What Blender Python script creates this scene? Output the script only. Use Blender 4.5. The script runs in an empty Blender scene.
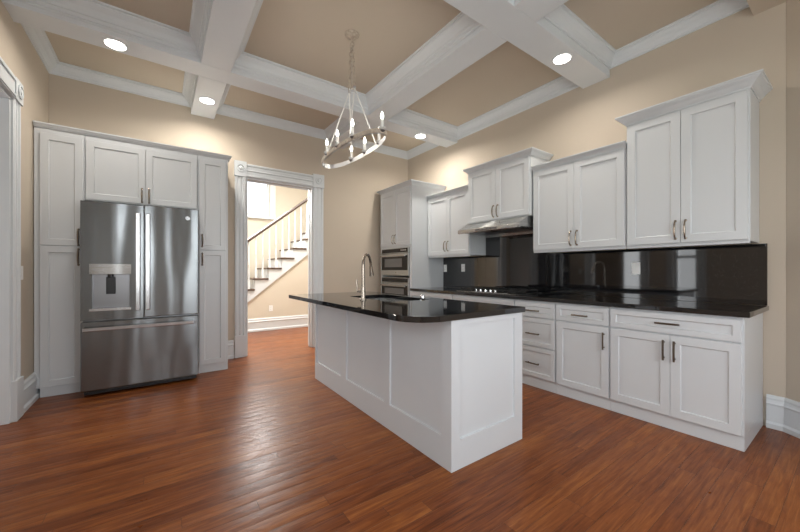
import bpy, bmesh, math, random
from mathutils import Vector, Matrix
C = bpy.context.scene.collection
PI = math.pi
R = math.radians

# ---------------------------------------------------------------- camera
cam_d = bpy.data.cameras.new('camera'); cam = bpy.data.objects.new('camera', cam_d); C.objects.link(cam)
cam.location = (0, 0, 1.18); cam.rotation_euler = (R(90), 0, R(-35.55))
cam_d.sensor_fit = 'HORIZONTAL'; cam_d.sensor_width = 36; cam_d.lens = 335 * 36 / 800
cam_d.shift_y = 4.5 / 800; cam_d.clip_start = 0.02
bpy.context.scene.camera = cam
sc = bpy.context.scene
sc.view_settings.view_transform = 'Standard'; sc.view_settings.look = 'None'
sc.view_settings.gamma = 1; sc.view_settings.use_curve_mapping = False
sc.view_settings.exposure = 0.0

# ---------------------------------------------------------------- sky outside the windows
w = bpy.data.worlds.new('sky'); sc.world = w; w.use_nodes = True
wn = w.node_tree.nodes; wl = w.node_tree.links
bg = wn['Background']; bg.inputs[1].default_value = 3.0
tc = wn.new('ShaderNodeTexCoord'); sx = wn.new('ShaderNodeSeparateXYZ'); cr = wn.new('ShaderNodeValToRGB')
wl.new(tc.outputs['Generated'], sx.inputs[0]); wl.new(sx.outputs['Z'], cr.inputs[0]); wl.new(cr.outputs[0], bg.inputs[0])
cr.color_ramp.elements[0].position = 0.0; cr.color_ramp.elements[0].color = (0.10, 0.16, 0.07, 1)
cr.color_ramp.elements[1].position = 0.06; cr.color_ramp.elements[1].color = (0.85, 0.92, 1.0, 1)

# ---------------------------------------------------------------- lights: daylight through the windows, plus added fill in hall and side room
def area(name, loc, rot, sx_, sy_, power, col=(1, 1, 1), spread=180):
    d = bpy.data.lights.new(name, 'AREA'); d.shape = 'RECTANGLE'; d.size = sx_; d.size_y = sy_
    d.energy = power; d.color = col; d.spread = R(spread)
    o = bpy.data.objects.new(name, d); C.objects.link(o); o.location = loc; o.rotation_euler = rot
    return o
DAY = (0.93, 0.97, 1.0)
for wx, ww, pw in ((-0.32, 0.22, 16), (1.15, 0.8, 25), (2.08, 0.7, 13)):  # first entry lights the narrow window added for the fridge streak
    area('daylight_back_window', (wx, -1.28, 1.65), (R(90), 0, 0), ww, 1.7, pw, DAY)
area('daylight_left_window', (-1.07, 2.09, 1.4), (R(90), 0, R(-90)), 0.36, 1.5, 5, DAY)
area('daylight_left_near_window', (-1.07, 0.2, 1.6), (R(90), 0, R(-90)), 0.9, 1.6, 16, DAY)
area('side_room_fill', (-2.9, 3.3, 1.5), (R(90), 0, R(-90)), 1.2, 1.8, 26, DAY)  # added fill before a windowless wall, brightens the side room and its reflection
area('daylight_hall_window', (1.2, 7.93, 3.0), (R(-90), 0, 0), 1.5, 1.3, 205, (1, 0.98, 0.95))
area('hall_fill_light', (1.7, 5.75, 4.15), (0, 0, 0), 1.6, 0.7, 108, (1.0, 0.97, 0.93), 130)  # unseen lamp added to brighten the hall floor and lower wall

# ---------------------------------------------------------------- materials
def mat(name, col, rough=0.5, metal=0.0, emit=None, es=0.0, spec=None, coat=0.0):
    m = bpy.data.materials.new(name); m.use_nodes = True
    b = m.node_tree.nodes['Principled BSDF']
    b.inputs['Base Color'].default_value = (*col, 1); b.inputs['Roughness'].default_value = rough
    b.inputs['Metallic'].default_value = metal
    if spec is not None: b.inputs['Specular IOR Level'].default_value = spec
    if coat: b.inputs['Coat Weight'].default_value = coat; b.inputs['Coat Roughness'].default_value = 0.08
    if emit: b.inputs['Emission Color'].default_value = (*emit, 1); b.inputs['Emission Strength'].default_value = es
    return m
def N(m, t, **kw):
    n = m.node_tree.nodes.new(t)
    for k, v in kw.items():
        if k == 'op': n.operation = v
        else: n.inputs[k].default_value = v
    return n
def L(m, a, b): m.node_tree.links.new(a, b)
def mottle(m, c1, c2, scale, bump=0.0, bscale=None, rough=None):
    b = m.node_tree.nodes['Principled BSDF']
    co = N(m, 'ShaderNodeTexCoord'); n = N(m, 'ShaderNodeTexNoise'); n.inputs['Scale'].default_value = scale
    n.inputs['Detail'].default_value = 4
    L(m, co.outputs['Object'], n.inputs['Vector'])
    r = N(m, 'ShaderNodeValToRGB'); r.color_ramp.elements[0].color = (*c1, 1); r.color_ramp.elements[1].color = (*c2, 1)
    r.color_ramp.elements[0].position = .3; r.color_ramp.elements[1].position = .7
    L(m, n.outputs['Fac'], r.inputs[0]); L(m, r.outputs[0], b.inputs['Base Color'])
    if bump:
        n2 = N(m, 'ShaderNodeTexNoise'); n2.inputs['Scale'].default_value = bscale or scale * 20
        L(m, co.outputs['Object'], n2.inputs['Vector'])
        bp = N(m, 'ShaderNodeBump'); bp.inputs['Strength'].default_value = bump; bp.inputs['Distance'].default_value = .002
        L(m, n2.outputs['Fac'], bp.inputs['Height']); L(m, bp.outputs[0], b.inputs['Normal'])
    return m
M = {}
M['wall'] = mottle(mat('beige_wall_paint', (.56, .48, .39), .75), (.55, .475, .385), (.57, .49, .40), 1.5, .1, 60)
M['coffer'] = mottle(mat('tan_ceiling_paint', (.54, .47, .38), .8), (.52, .455, .365), (.55, .48, .39), 1.2, .1, 50)
M['hallwall'] = mottle(mat('cream_hall_paint', (.66, .60, .50), .8), (.65, .59, .49), (.68, .62, .52), 1.5)
M['trim'] = mottle(mat('white_trim_paint', (.67, .70, .725), .35), (.66, .69, .715), (.69, .72, .74), 3)
M['cab'] = mottle(mat('white_cabinet_paint', (.63, .65, .67), .33), (.625, .645, .665), (.645, .665, .68), 2)
M['island'] = mottle(mat('white_island_paint', (.65, .675, .70), .35), (.64, .665, .69), (.67, .695, .715), 2)
M['gap'] = mat('dark_gap', (.06, .06, .06), .8)
M['plate'] = mat('white_plastic', (.86, .86, .85), .4)
M['slot'] = mat('dark_slot', (.05, .05, .05), .6)
M['black'] = mat('black_plastic', (.012, .012, .013), .35)
M['iron'] = mat('black_cast_iron', (.015, .015, .015), .5)
M['glass_black'] = mat('black_oven_glass', (.01, .01, .011), .06)
M['grey_glass'] = mat('grey_oven_window', (.17, .17, .165), .15)
M['chrome'] = mat('chrome', (.75, .75, .76), .12, 1)
M['nickel'] = mat('satin_nickel', (.36, .31, .26), .25, 1)
M['bronze'] = mat('brushed_bronze', (.17, .14, .11), .3, 1)
M['silver'] = mat('brushed_silver', (.60, .60, .61), .32, 1)
M['handle'] = mat('bright_steel_handle', (.55, .55, .56), .22, 1)
M['darksteel'] = mat('dark_steel', (.25, .25, .26), .3, 1)
M['bulb'] = mat('candle_bulb', (1, 1, 1), .2, emit=(1, .95, .86), es=6)
M['lens'] = mat('downlight_lens', (1, 1, 1), .4, emit=(1, .96, .9), es=8)
M['ringmetal'] = mat('pewter_ring', (.50, .50, .51), .38, 1)
M['candle'] = mat('white_candle_sleeve', (.72, .72, .70), .4)
M['wash'] = mottle(mat('washed_wood', (.50, .42, .33), .6), (.36, .30, .24), (.62, .54, .44), 30)
M['tread'] = mottle(mat('stair_wood', (.07, .035, .02), .35), (.055, .028, .016), (.09, .045, .025), 12)
M['rail'] = mottle(mat('rail_wood', (.05, .026, .015), .4), (.04, .021, .012), (.065, .034, .02), 12)

def steel(name, base, rough, vscale=1.0):
    m = mat(name, base, rough, 1); b = m.node_tree.nodes['Principled BSDF']
    b.inputs['Anisotropic'].default_value = 0.85; b.inputs['Anisotropic Rotation'].default_value = 0.25
    tg = N(m, 'ShaderNodeTangent'); tg.direction_type = 'RADIAL'; tg.axis = 'Z'; L(m, tg.outputs[0], b.inputs['Tangent'])
    co = N(m, 'ShaderNodeTexCoord'); mp = N(m, 'ShaderNodeMapping'); mp.inputs['Scale'].default_value = (1.2, 1.2, 260)
    n = N(m, 'ShaderNodeTexNoise'); n.inputs['Scale'].default_value = 3; n.inputs['Detail'].default_value = 3
    L(m, co.outputs['Object'], mp.inputs[0]); L(m, mp.outputs[0], n.inputs['Vector'])
    mr = N(m, 'ShaderNodeMapRange'); mr.inputs['To Min'].default_value = rough - .05; mr.inputs['To Max'].default_value = rough + .07
    L(m, n.outputs['Fac'], mr.inputs[0]); L(m, mr.outputs[0], b.inputs['Roughness'])
    # slight oil-canning of the sheet, as on real doors
    mp2 = N(m, 'ShaderNodeMapping'); mp2.inputs['Scale'].default_value = (3.2, 3.2, .5)
    n2 = N(m, 'ShaderNodeTexNoise'); n2.inputs['Scale'].default_value = 1.3; n2.inputs['Detail'].default_value = 1
    L(m, co.outputs['Object'], mp2.inputs[0]); L(m, mp2.outputs[0], n2.inputs['Vector'])
    bp = N(m, 'ShaderNodeBump'); bp.inputs['Strength'].default_value = .6; bp.inputs['Distance'].default_value = .02
    L(m, n2.outputs['Fac'], bp.inputs['Height']); L(m, bp.outputs[0], b.inputs['Normal'])
    return m
M['steel'] = steel('stainless_steel', (.215, .225, .23), .22)
M['steel3'] = steel('stainless_steel_ovens', (.60, .62, .63), .3)
M['steel2'] = steel('stainless_steel_light', (.47, .47, .46), .26)

def granite():
    m = mat('black_granite', (.01, .01, .011), .07); b = m.node_tree.nodes['Principled BSDF']
    co = N(m, 'ShaderNodeTexCoord')
    v = N(m, 'ShaderNodeTexVoronoi'); v.inputs['Scale'].default_value = 260
    L(m, co.outputs['Object'], v.inputs['Vector'])
    r = N(m, 'ShaderNodeValToRGB'); r.color_ramp.elements[0].color = (.004, .004, .005, 1); r.color_ramp.elements[0].position = .8
    r.color_ramp.elements[1].color = (.045, .045, .048, 1); r.color_ramp.elements[1].position = .97
    L(m, v.outputs['Color'], r.inputs[0]); L(m, r.outputs[0], b.inputs['Base Color'])
    b.inputs['IOR'].default_value = 1.8
    b.inputs['Roughness'].default_value = .045
    return m
M['granite'] = granite()

def floor_mat():
    m = mat('red_brown_wood_planks', (.2, .07, .03), .25, spec=.24); b = m.node_tree.nodes['Principled BSDF']
    co = N(m, 'ShaderNodeTexCoord'); s = N(m, 'ShaderNodeSeparateXYZ'); L(m, co.outputs['Object'], s.inputs[0])
    def mth(op, a, bv=None, cv=None):
        n = N(m, 'ShaderNodeMath', op=op)
        for i, q in enumerate((a, bv, cv)):
            if q is None: continue
            if isinstance(q, (int, float)): n.inputs[i].default_value = q
            else: L(m, q, n.inputs[i])
        return n.outputs[0]
    W = .083
    yy = mth('DIVIDE', s.outputs['Y'], W); row = mth('FLOOR', yy); fy = mth('SUBTRACT', yy, row)
    wn1 = N(m, 'ShaderNodeTexWhiteNoise'); wn1.noise_dimensions = '1D'; L(m, row, wn1.inputs['W'])
    xo = mth('MULTIPLY_ADD', wn1.outputs['Value'], 7.3, s.outputs['X'])
    xx = mth('DIVIDE', xo, 1.35); col = mth('FLOOR', xx); fx = mth('SUBTRACT', xx, col)
    cx = N(m, 'ShaderNodeCombineXYZ'); L(m, row, cx.inputs[0]); L(m, col, cx.inputs[1])
    wn2 = N(m, 'ShaderNodeTexWhiteNoise'); wn2.noise_dimensions = '2D'; L(m, cx.outputs[0], wn2.inputs['Vector'])
    # grain
    mp = N(m, 'ShaderNodeMapping'); mp.inputs['Scale'].default_value = (1.6, 26, 1)
    L(m, co.outputs['Object'], mp.inputs[0])
    off = N(m, 'ShaderNodeVectorMath'); off.operation = 'ADD'; L(m, mp.outputs[0], off.inputs[0])
    sc_ = N(m, 'ShaderNodeVectorMath'); sc_.operation = 'SCALE'; sc_.inputs['Scale'].default_value = 40
    L(m, wn2.outputs['Color'], sc_.inputs[0]); L(m, sc_.outputs[0], off.inputs[1])
    g = N(m, 'ShaderNodeTexNoise'); g.inputs['Scale'].default_value = 2.2; g.inputs['Detail'].default_value = 6; g.inputs['Roughness'].default_value = .65
    g.inputs['Distortion'].default_value = .6
    L(m, off.outputs[0], g.inputs['Vector'])
    f1 = mth('MULTIPLY_ADD', wn2.outputs['Value'], .24, .09); f2 = mth('MULTIPLY_ADD', g.outputs['Fac'], 1.15, f1); f3 = mth('SUBTRACT', f2, .27)
    # broad worn patches
    n3 = N(m, 'ShaderNodeTexNoise'); n3.inputs['Scale'].default_value = 1.1; n3.inputs['Detail'].default_value = 3
    L(m, co.outputs['Object'], n3.inputs['Vector'])
    f4 = mth('MULTIPLY_ADD', n3.outputs['Fac'], .35, mth('SUBTRACT', f3, .17))
    r = N(m, 'ShaderNodeValToRGB'); e = r.color_ramp.elements
    e[0].position = .12; e[0].color = (.045, .011, .003, 1)
    e[1].position = .88; e[1].color = (.36, .135, .036, 1)
    a = e.new(.4); a.color = (.155, .041, .010, 1)
    a = e.new(.62); a.color = (.24, .074, .018, 1)
    L(m, f4, r.inputs[0])
    gy = mth('MINIMUM', fy, mth('SUBTRACT', 1, fy)); gx = mth('MINIMUM', fx, mth('SUBTRACT', 1, fx))
    gl = mth('LESS_THAN', gy, .022); gl2 = mth('LESS_THAN', gx, .0016); gg = mth('MAXIMUM', gl, gl2)
    mx = N(m, 'ShaderNodeMix'); mx.data_type = 'RGBA'; L(m, mth('MULTIPLY', gg, .4), mx.inputs[0])
    L(m, r.outputs[0], mx.inputs[6]); mx.inputs[7].default_value = (.03, .009, .005, 1)
    # small dark scars of old wood
    n5 = N(m, 'ShaderNodeTexNoise'); n5.inputs['Scale'].default_value = 3.2; n5.inputs['Detail'].default_value = 5
    mp5 = N(m, 'ShaderNodeMapping'); mp5.inputs['Scale'].default_value = (1, 6, 1); L(m, co.outputs['Object'], mp5.inputs[0]); L(m, mp5.outputs[0], n5.inputs['Vector'])
    r5 = N(m, 'ShaderNodeValToRGB'); r5.color_ramp.elements[0].position = .66; r5.color_ramp.elements[0].color = (0, 0, 0, 1)
    r5.color_ramp.elements[1].position = .74; r5.color_ramp.elements[1].color = (.5, .5, .5, 1)
    L(m, n5.outputs['Fac'], r5.inputs[0])
    mx2 = N(m, 'ShaderNodeMix'); mx2.data_type = 'RGBA'; L(m, r5.outputs[0], mx2.inputs[0]); L(m, mx.outputs[2], mx2.inputs[6]); mx2.inputs[7].default_value = (.06, .017, .008, 1)
    L(m, mx2.outputs[2], b.inputs['Base Color'])
    n4 = N(m, 'ShaderNodeTexNoise'); n4.inputs['Scale'].default_value = 9; n4.inputs['Detail'].default_value = 4
    L(m, co.outputs['Object'], n4.inputs['Vector'])
    mr = N(m, 'ShaderNodeMapRange'); mr.inputs['To Min'].default_value = .22; mr.inputs['To Max'].default_value = .42
    L(m, n4.outputs['Fac'], mr.inputs[0]); L(m, mr.outputs[0], b.inputs['Roughness'])
    bp = N(m, 'ShaderNodeBump'); bp.inputs['Strength'].default_value = .35; bp.inputs['Distance'].default_value = .004
    cup = mth('MULTIPLY', mth('POWER', mth('ABSOLUTE', mth('SUBTRACT', fy, .5)), 2.0), -2.2)
    tilt = mth('MULTIPLY', mth('SUBTRACT', wn2.outputs['Value'], .5), mth('MULTIPLY', fy, 1.1))
    hh = mth('MULTIPLY_ADD', gg, -.8, mth('ADD', cup, tilt))
    hh = mth('ADD', hh, mth('MULTIPLY_ADD', n4.outputs['Fac'], .9, mth('MULTIPLY', g.outputs['Fac'], .25)))
    L(m, hh, bp.inputs['Height']); L(m, bp.outputs[0], b.inputs['Normal'])
    return m
M['floor'] = floor_mat()
def pane_mat():
    m = bpy.data.materials.new('window_glass'); m.use_nodes = True; nt = m.node_tree; nt.nodes.clear()
    o = nt.nodes.new('ShaderNodeOutputMaterial'); mix = nt.nodes.new('ShaderNodeMixShader'); t = nt.nodes.new('ShaderNodeBsdfTransparent')
    g = nt.nodes.new('ShaderNodeBsdfGlossy'); g.inputs['Roughness'].default_value = .02; mix.inputs[0].default_value = .06
    nt.links.new(t.outputs[0], mix.inputs[1]); nt.links.new(g.outputs[0], mix.inputs[2]); nt.links.new(mix.outputs[0], o.inputs[0])
    return m
M['pane'] = pane_mat()

# ---------------------------------------------------------------- mesh helpers
def box(bm, x0, x1, y0, y1, z0, z1):
    v = [bm.verts.new(p) for p in ((x0, y0, z0), (x1, y0, z0), (x1, y1, z0), (x0, y1, z0), (x0, y0, z1), (x1, y0, z1), (x1, y1, z1), (x0, y1, z1))]
    for f in ((3, 2, 1, 0), (4, 5, 6, 7), (0, 1, 5, 4), (1, 2, 6, 5), (2, 3, 7, 6), (3, 0, 4, 7)): bm.faces.new([v[i] for i in f])
def lathe(bm, prof, loc=(0, 0, 0), axis='Z', n=24, ang=None):
    """prof: list of (r, h)"""
    rings = []
    for r, h in prof:
        ring = []
        for i in range(n):
            a = 2 * PI * i / n; x, y = r * math.cos(a), r * math.sin(a)
            p = {'Z': (x, y, h), 'Y': (x, h, y), 'X': (h, x, y)}[axis]
            ring.append(bm.verts.new((p[0] + loc[0], p[1] + loc[1], p[2] + loc[2])))
        rings.append(ring)
    for a, b in zip(rings, rings[1:]):
        for i in range(n): bm.faces.new((a[i], a[(i + 1) % n], b[(i + 1) % n], b[i]))
    bm.faces.new(rings[0][::-1]); bm.faces.new(rings[-1])
def tube(bm, pts, r, n=8, closed=False, rz=None):
    """sweep an ellipse (r, rz) along pts"""
    pts = [Vector(p) for p in pts]; rings = []; m = len(pts); up = None
    for i, p in enumerate(pts):
        if closed: t = (pts[(i + 1) % m] - pts[i - 1])
        else: t = pts[min(i + 1, m - 1)] - pts[max(i - 1, 0)]
        t.normalize()
        if up is None:
            up = Vector((0, 0, 1)) if abs(t.z) < .9 else Vector((1, 0, 0))
        s = t.cross(up).normalized(); u = s.cross(t).normalized(); up = u
        rr = r[i] if isinstance(r, (list, tuple)) else r
        q = rz if rz is not None else rr
        rings.append([bm.verts.new(p + s * math.cos(2 * PI * k / n) * rr + u * math.sin(2 * PI * k / n) * q) for k in range(n)])
    for i in range(m if closed else m - 1):
        a, b = rings[i], rings[(i + 1) % m]
        for k in range(n): bm.faces.new((a[k], a[(k + 1) % n], b[(k + 1) % n], b[k]))
    if not closed: bm.faces.new(rings[0][::-1]); bm.faces.new(rings[-1])
def prism(bm, prof, axis, a0, a1):
    """closed profile (list of 2D) extruded along axis; X: prof=(y,z); Y: prof=(x,z); Z: prof=(x,y)"""
    def P(q, a): return {'X': (a, q[0], q[1]), 'Y': (q[0], a, q[1]), 'Z': (q[0], q[1], a)}[axis]
    A = [bm.verts.new(P(q, a0)) for q in prof]; B = [bm.verts.new(P(q, a1)) for q in prof]; n = len(prof)
    for i in range(n): bm.faces.new((A[i], A[(i + 1) % n], B[(i + 1) % n], B[i]))
    bm.faces.new(A[::-1]); bm.faces.new(B)
def sweep_path(bm, pts, prof, closed=False):
    """plan-view polyline pts (x,y), room side on the left; prof list of (offset_into_room, z) closed polygon, mitred"""
    n = len(pts); P = [Vector(p) for p in pts]; loops = []
    for i in range(n):
        if closed or 0 < i < n - 1:
            d0 = (P[i] - P[i - 1]).normalized(); d1 = (P[(i + 1) % n] - P[i]).normalized()
        elif i == 0: d0 = d1 = (P[1] - P[0]).normalized()
        else: d0 = d1 = (P[i] - P[i - 1]).normalized()
        n0 = Vector((-d0.y, d0.x)); n1 = Vector((-d1.y, d1.x)); b = (n0 + n1); b = b / (1 + n0.dot(n1))
        loops.append([bm.verts.new((P[i].x + b.x * o, P[i].y + b.y * o, z)) for o, z in prof])
    m = len(prof)
    for i in range(n if closed else n - 1):
        a, b = loops[i], loops[(i + 1) % n]
        for k in range(m): bm.faces.new((a[k], b[k], b[(k + 1) % m], a[(k + 1) % m]))
    if not closed: bm.faces.new(loops[0]); bm.faces.new(loops[-1][::-1])
def obj(name, bm, m, parent=None, bevel=0, smooth=False, loc=None, kind=None, seg=2):
    bmesh.ops.recalc_face_normals(bm, faces=bm.faces)
    me = bpy.data.meshes.new(name); bm.to_mesh(me); bm.free()
    ms = m if isinstance(m, (list, tuple)) else [m]
    for q in ms: me.materials.append(M[q] if isinstance(q, str) else q)
    if smooth:
        for p in me.polygons: p.use_smooth = True
    o = bpy.data.objects.new(name, me); C.objects.link(o)
    if parent: o.parent = parent
    if loc: o.location = loc
    if bevel:
        md = o.modifiers.new('bevel', 'BEVEL'); md.width = bevel; md.segments = seg; md.limit_method = 'ANGLE'; md.angle_limit = R(40)
    if smooth:
        try: me.set_sharp_from_angle(angle=R(38))
        except Exception: pass
    if kind: o['kind'] = kind
    return o
def BM(): return bmesh.new()
def bx(name, m, parent, *a, bevel=0, kind=None):
    b = BM(); box(b, *a); return obj(name, b, m, parent, bevel=bevel, kind=kind)
def struct(name, bm, m, parent=None, bevel=0, smooth=False):
    return obj(name, bm, m, parent, bevel=bevel, smooth=smooth, kind=None if parent else 'structure')
def tag(o, label, cat, group=None):
    o['label'] = label; o['category'] = cat
    if group: o['group'] = group
    return o
def thing(name, label, cat, loc=(0, 0, 0), rz=0, group=None):
    o = bpy.data.objects.new(name, None); C.objects.link(o); o.empty_display_size = .1
    o.location = loc; o.rotation_euler = (0, 0, rz)
    return tag(o, label, cat, group)
def sthing(name):
    o = bpy.data.objects.new(name, None); C.objects.link(o); o['kind'] = 'structure'; return o
def copy_tree(o, parent=None):
    c = o.copy(); C.objects.link(c); c.parent = parent
    for ch in o.children: copy_tree(ch, c)
    return c

# ================================================================ ROOM
XL, XW, YW, YB = -.95, 3.74, 4.98, -1.3
ZC, ZS = 3.35, 3.155
b = BM(); box(b, -3.2, 6.2, -3.2, 8.1, -.1, 0); struct('floor', b, 'floor')
# wall with rectangular holes, built from boxes.  axis 'X': runs along x at y0..y1
def wall_holes(name, axis, a0, a1, t0, t1, z0, z1, holes, m):
    b = BM(); holes = sorted(holes); cur = a0
    def bb(u0, u1, w0, w1):
        if u1 - u0 < 1e-4 or w1 - w0 < 1e-4: return
        if axis == 'X': box(b, u0, u1, t0, t1, w0, w1)
        else: box(b, t0, t1, u0, u1, w0, w1)
    for h0, h1, hz0, hz1 in holes:
        bb(cur, h0, z0, z1); bb(h0, h1, z0, hz0); bb(h0, h1, hz1, z1); cur = h1
    bb(cur, a1, z0, z1)
    return struct(name, b, m)
DX0, DX1, DZ = .956, 1.905, 2.46
wall_holes('wall_back', 'X', XL - .14, XW + .14, YW, YW + .07, 0, ZC, [(DX0, DX1, 0, DZ)], 'wall')
wall_holes('wall_hall_front', 'X', -1.6, 5.9, YW + .0705, YW + .14, 0, 4.3, [(DX0, DX1, 0, DZ)], 'hallwall')
LD0, LD1, LDZ = 2.85, 3.86, 2.52   # left doorway
LW0, LW1 = 1.90, 2.28             # left window
NW0, NW1 = -.3, .7                # left window nearer the camera
wall_holes('wall_left', 'Y', YB, YW, XL - .14, XL, 0, ZC, [(NW0, NW1, .7, 2.4), (LW0, LW1, .6, 2.3), (LD0, LD1, 0, LDZ)], 'wall')
b = BM(); box(b, XW, XW + .14, .354, YW, 0, ZC); struct('wall_right', b, 'wall')
# splayed wall of the bay
sv = Vector((-.06, -.082)).normalized(); px, py = XW, .353
ex, ey = px + sv.x * 2.02, py + sv.y * 2.02
b = BM(); nn = Vector((-sv.y, sv.x))  # outward
if nn.x < 0: nn = -nn
prism(b, [(px, py), (px + .14, py), (px + .14, py - .05), (ex + nn.x * .14, ey + nn.y * .14), (ex, ey)], 'Z', 0, ZC); struct('wall_bay', b, 'wall')
BWX = [(-.45, -.19), (.72, 1.58), (1.71, 2.45)]  # first opening is unseen, added to give the fridge a bright vertical streak
wall_holes('wall_behind', 'X', XL - .14, ex + .14, YB - .14, YB, 0, ZC, [(a, c, .75, 2.55) for a, c in BWX], 'wall')
# ceiling: tan coffer field, flat slab
b = BM(); box(b, XL - .14, XW + .14, YB - .14, YW + .07, ZC, ZC + .1); struct('ceiling', b, 'coffer')
# beams
AX0, AX1, BX0, BX1 = .31, .57, 2.15, 2.43
Y10, Y11, Y20, Y21 = 1.54, 1.81, 3.70, 3.95
HD0, HD1 = .355, .52
def beam(n, x0, x1, y0, y1, m='trim'):
    b = BM(); box(b, x0, x1, y0, y1, ZS, ZC - .0005); return struct('trim_%d' % n, b, m, bevel=.004)
beam(1, XL, XW, Y10, Y11); beam(2, XL, XW, Y20, Y21)
k = 3
for (x0, x1) in ((AX0, AX1), (BX0, BX1)):
    for (y0, y1) in ((HD1, Y10), (Y11, Y20), (Y21, YW)):
        beam(k, x0, x1, y0 + .0005, y1 - .0005); k += 1
b = BM(); box(b, XL, XW, HD0, HD1, ZS, ZC - .0005); struct('trim_%d' % k, b, 'wall'); k += 1
# crown moulding around each coffer
CR = [(.0006, 3.238), (.012, 3.238), (.014, 3.252), (.022, 3.256), (.03, 3.275), (.045, 3.295), (.062, 3.308), (.075, 3.322), (.078, 3.334), (.094, 3.336), (.096, 3.3495), (.0006, 3.3495)]
CRB = [(.0006, 3.196), (.008, 3.196), (.010, 3.206), (.02, 3.21), (.022, 3.238), (.03, 3.242), (.034, 3.262), (.05, 3.288), (.066, 3.305), (.08, 3.32), (.082, 3.334), (.098, 3.336), (.10, 3.3495), (.0006, 3.3495)]
for i, (x0, x1) in enumerate(((XL, AX0), (AX1, BX0), (BX1, XW))):
    for j, (y0, y1) in enumerate(((HD1, Y10), (Y11, Y20), (Y21, YW))):
        b = BM(); inner = (i == 1 and j == 1)
        sweep_path(b, [(x0, y0), (x1, y0), (x1, y1), (x0, y1)], CRB if j == 1 else CR, closed=True)
        struct('trim_%d' % k, b, 'trim'); k += 1
# baseboards
def bbprof(h=.245):
    return [(.0006, .001), (.034, .001), (.034, .035), (.026, .045), (.022, .05), (.022, h - .075), (.027, h - .07), (.03, h - .06), (.022, h - .05), (.018, h - .035), (.02, h - .02), (.014, h - .006), (.008, h), (.0006, h)]
def baseboard(name, pts, h=.245):
    b = BM(); sweep_path(b, pts, bbprof(h)); return struct(name, b, 'trim')
baseboard('baseboard_left', [(XL, YW - .02), (XL, 4.02)])
baseboard('baseboard_left_near', [(XL, 2.68), (XL, YB)])
baseboard('baseboard_back', [(.80, YW), (.66, YW)])
baseboard('baseboard_back_right', [(3.0, YW), (2.09, YW)])
baseboard('baseboard_right', [(ex, ey), (XW, .354), (XW, .45)])
baseboard('baseboard_behind', [(XL + .04, YB), (ex - .03, YB)])

# ---- cased doorway to the hall
d1 = sthing('door_1')
def casing_v(name, parent, x0, x1, y, z0, z1, m='trim', dirn=-1):
    """fluted vertical casing in the XZ plane, facing -y"""
    w_ = x1 - x0; pr = [(x0, y), (x0, y - .018), (x0 + .012, y - .026), (x0 + .03, y - .026), (x0 + .036, y - .016), (x0 + w_ * .5 - .012, y - .016), (x0 + w_ * .5 - .006, y - .024), (x0 + w_ * .5 + .006, y - .024), (x0 + w_ * .5 + .012, y - .016), (x1 - .036, y - .016), (x1 - .03, y - .026), (x1 - .012, y - .026), (x1, y - .018), (x1, y)]
    b = BM(); prism(b, pr, 'Z', z0, z1); return obj(name, b, m, parent)
def casing_h(name, parent, x0, x1, y, z0, z1, m='trim'):
    h = z1 - z0; pr = [(y, z0), (y - .018, z0), (y - .026, z0 + .012), (y - .026, z0 + .03), (y - .016, z0 + .036), (y - .016, z0 + h * .5 - .012), (y - .024, z0 + h * .5 - .006), (y - .024, z0 + h * .5 + .006), (y - .016, z0 + h * .5 + .012), (y - .016, z1 - .036), (y - .026, z1 - .03), (y - .026, z1 - .012), (y - .018, z1), (y, z1)]
    b = BM(); prism(b, pr, 'X', x0, x1); return obj(name, b, m, parent)
CO0, CO1, CT = .81, 2.078, 2.665
yw = YW - .0006
for x0, x1 in ((CO0, DX0), (DX1, CO1)):
    casing_v('casing', d1, x0 + .004, x1 - .004, yw, .30, DZ + .0, )
    b = BM(); box(b, x0, x1, yw - .034, yw, .001, .30); obj('plinth_block', b, 'trim', d1, bevel=.004)
    b = BM(); box(b, x0 - .004, x1 + .002, yw - .036, yw, DZ + .001, CT)
    cxm = (x0 + x1) / 2; czm = (DZ + CT) / 2 + .005
    lathe(b, [(.052, -.036), (.052, -.046), (.044, -.048), (.040, -.040), (.026, -.040), (.022, -.048), (.012, -.052), (.001, -.052)], (cxm, yw, czm), 'Y', 20)
    obj('corner_block', b, 'trim', d1)
casing_h('casing', d1, DX0 + .003, DX1 - .003, yw, DZ + .002, CT - .02)
for x0, x1 in ((DX0 + .0005, DX0 + .02), (DX1 - .02, DX1 - .0005)):
    b = BM(); box(b, x0, x1, YW - .006, YW + .146, .001, DZ - .0205)
    obj('jamb', b, 'trim', d1, bevel=.003)
b = BM(); box(b, DX0 + .0005, DX1 - .0005, YW - .006, YW + .146, DZ - .02, DZ - .0005); obj('head_jamb', b, 'trim', d1, bevel=.003)
for x0, x1 in ((DX0 + .0205, DX0 + .032), (DX1 - .032, DX1 - .0205)):
    b = BM(); box(b, x0, x1, YW + .06, YW + .10, .001, DZ - .033); obj('door_stop', b, 'trim', d1, bevel=.003)
b = BM(); box(b, DX0 + .0205, DX1 - .0205, YW + .06, YW + .10, DZ - .032, DZ - .0205); obj('door_stop', b, 'trim', d1, bevel=.003)
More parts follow.
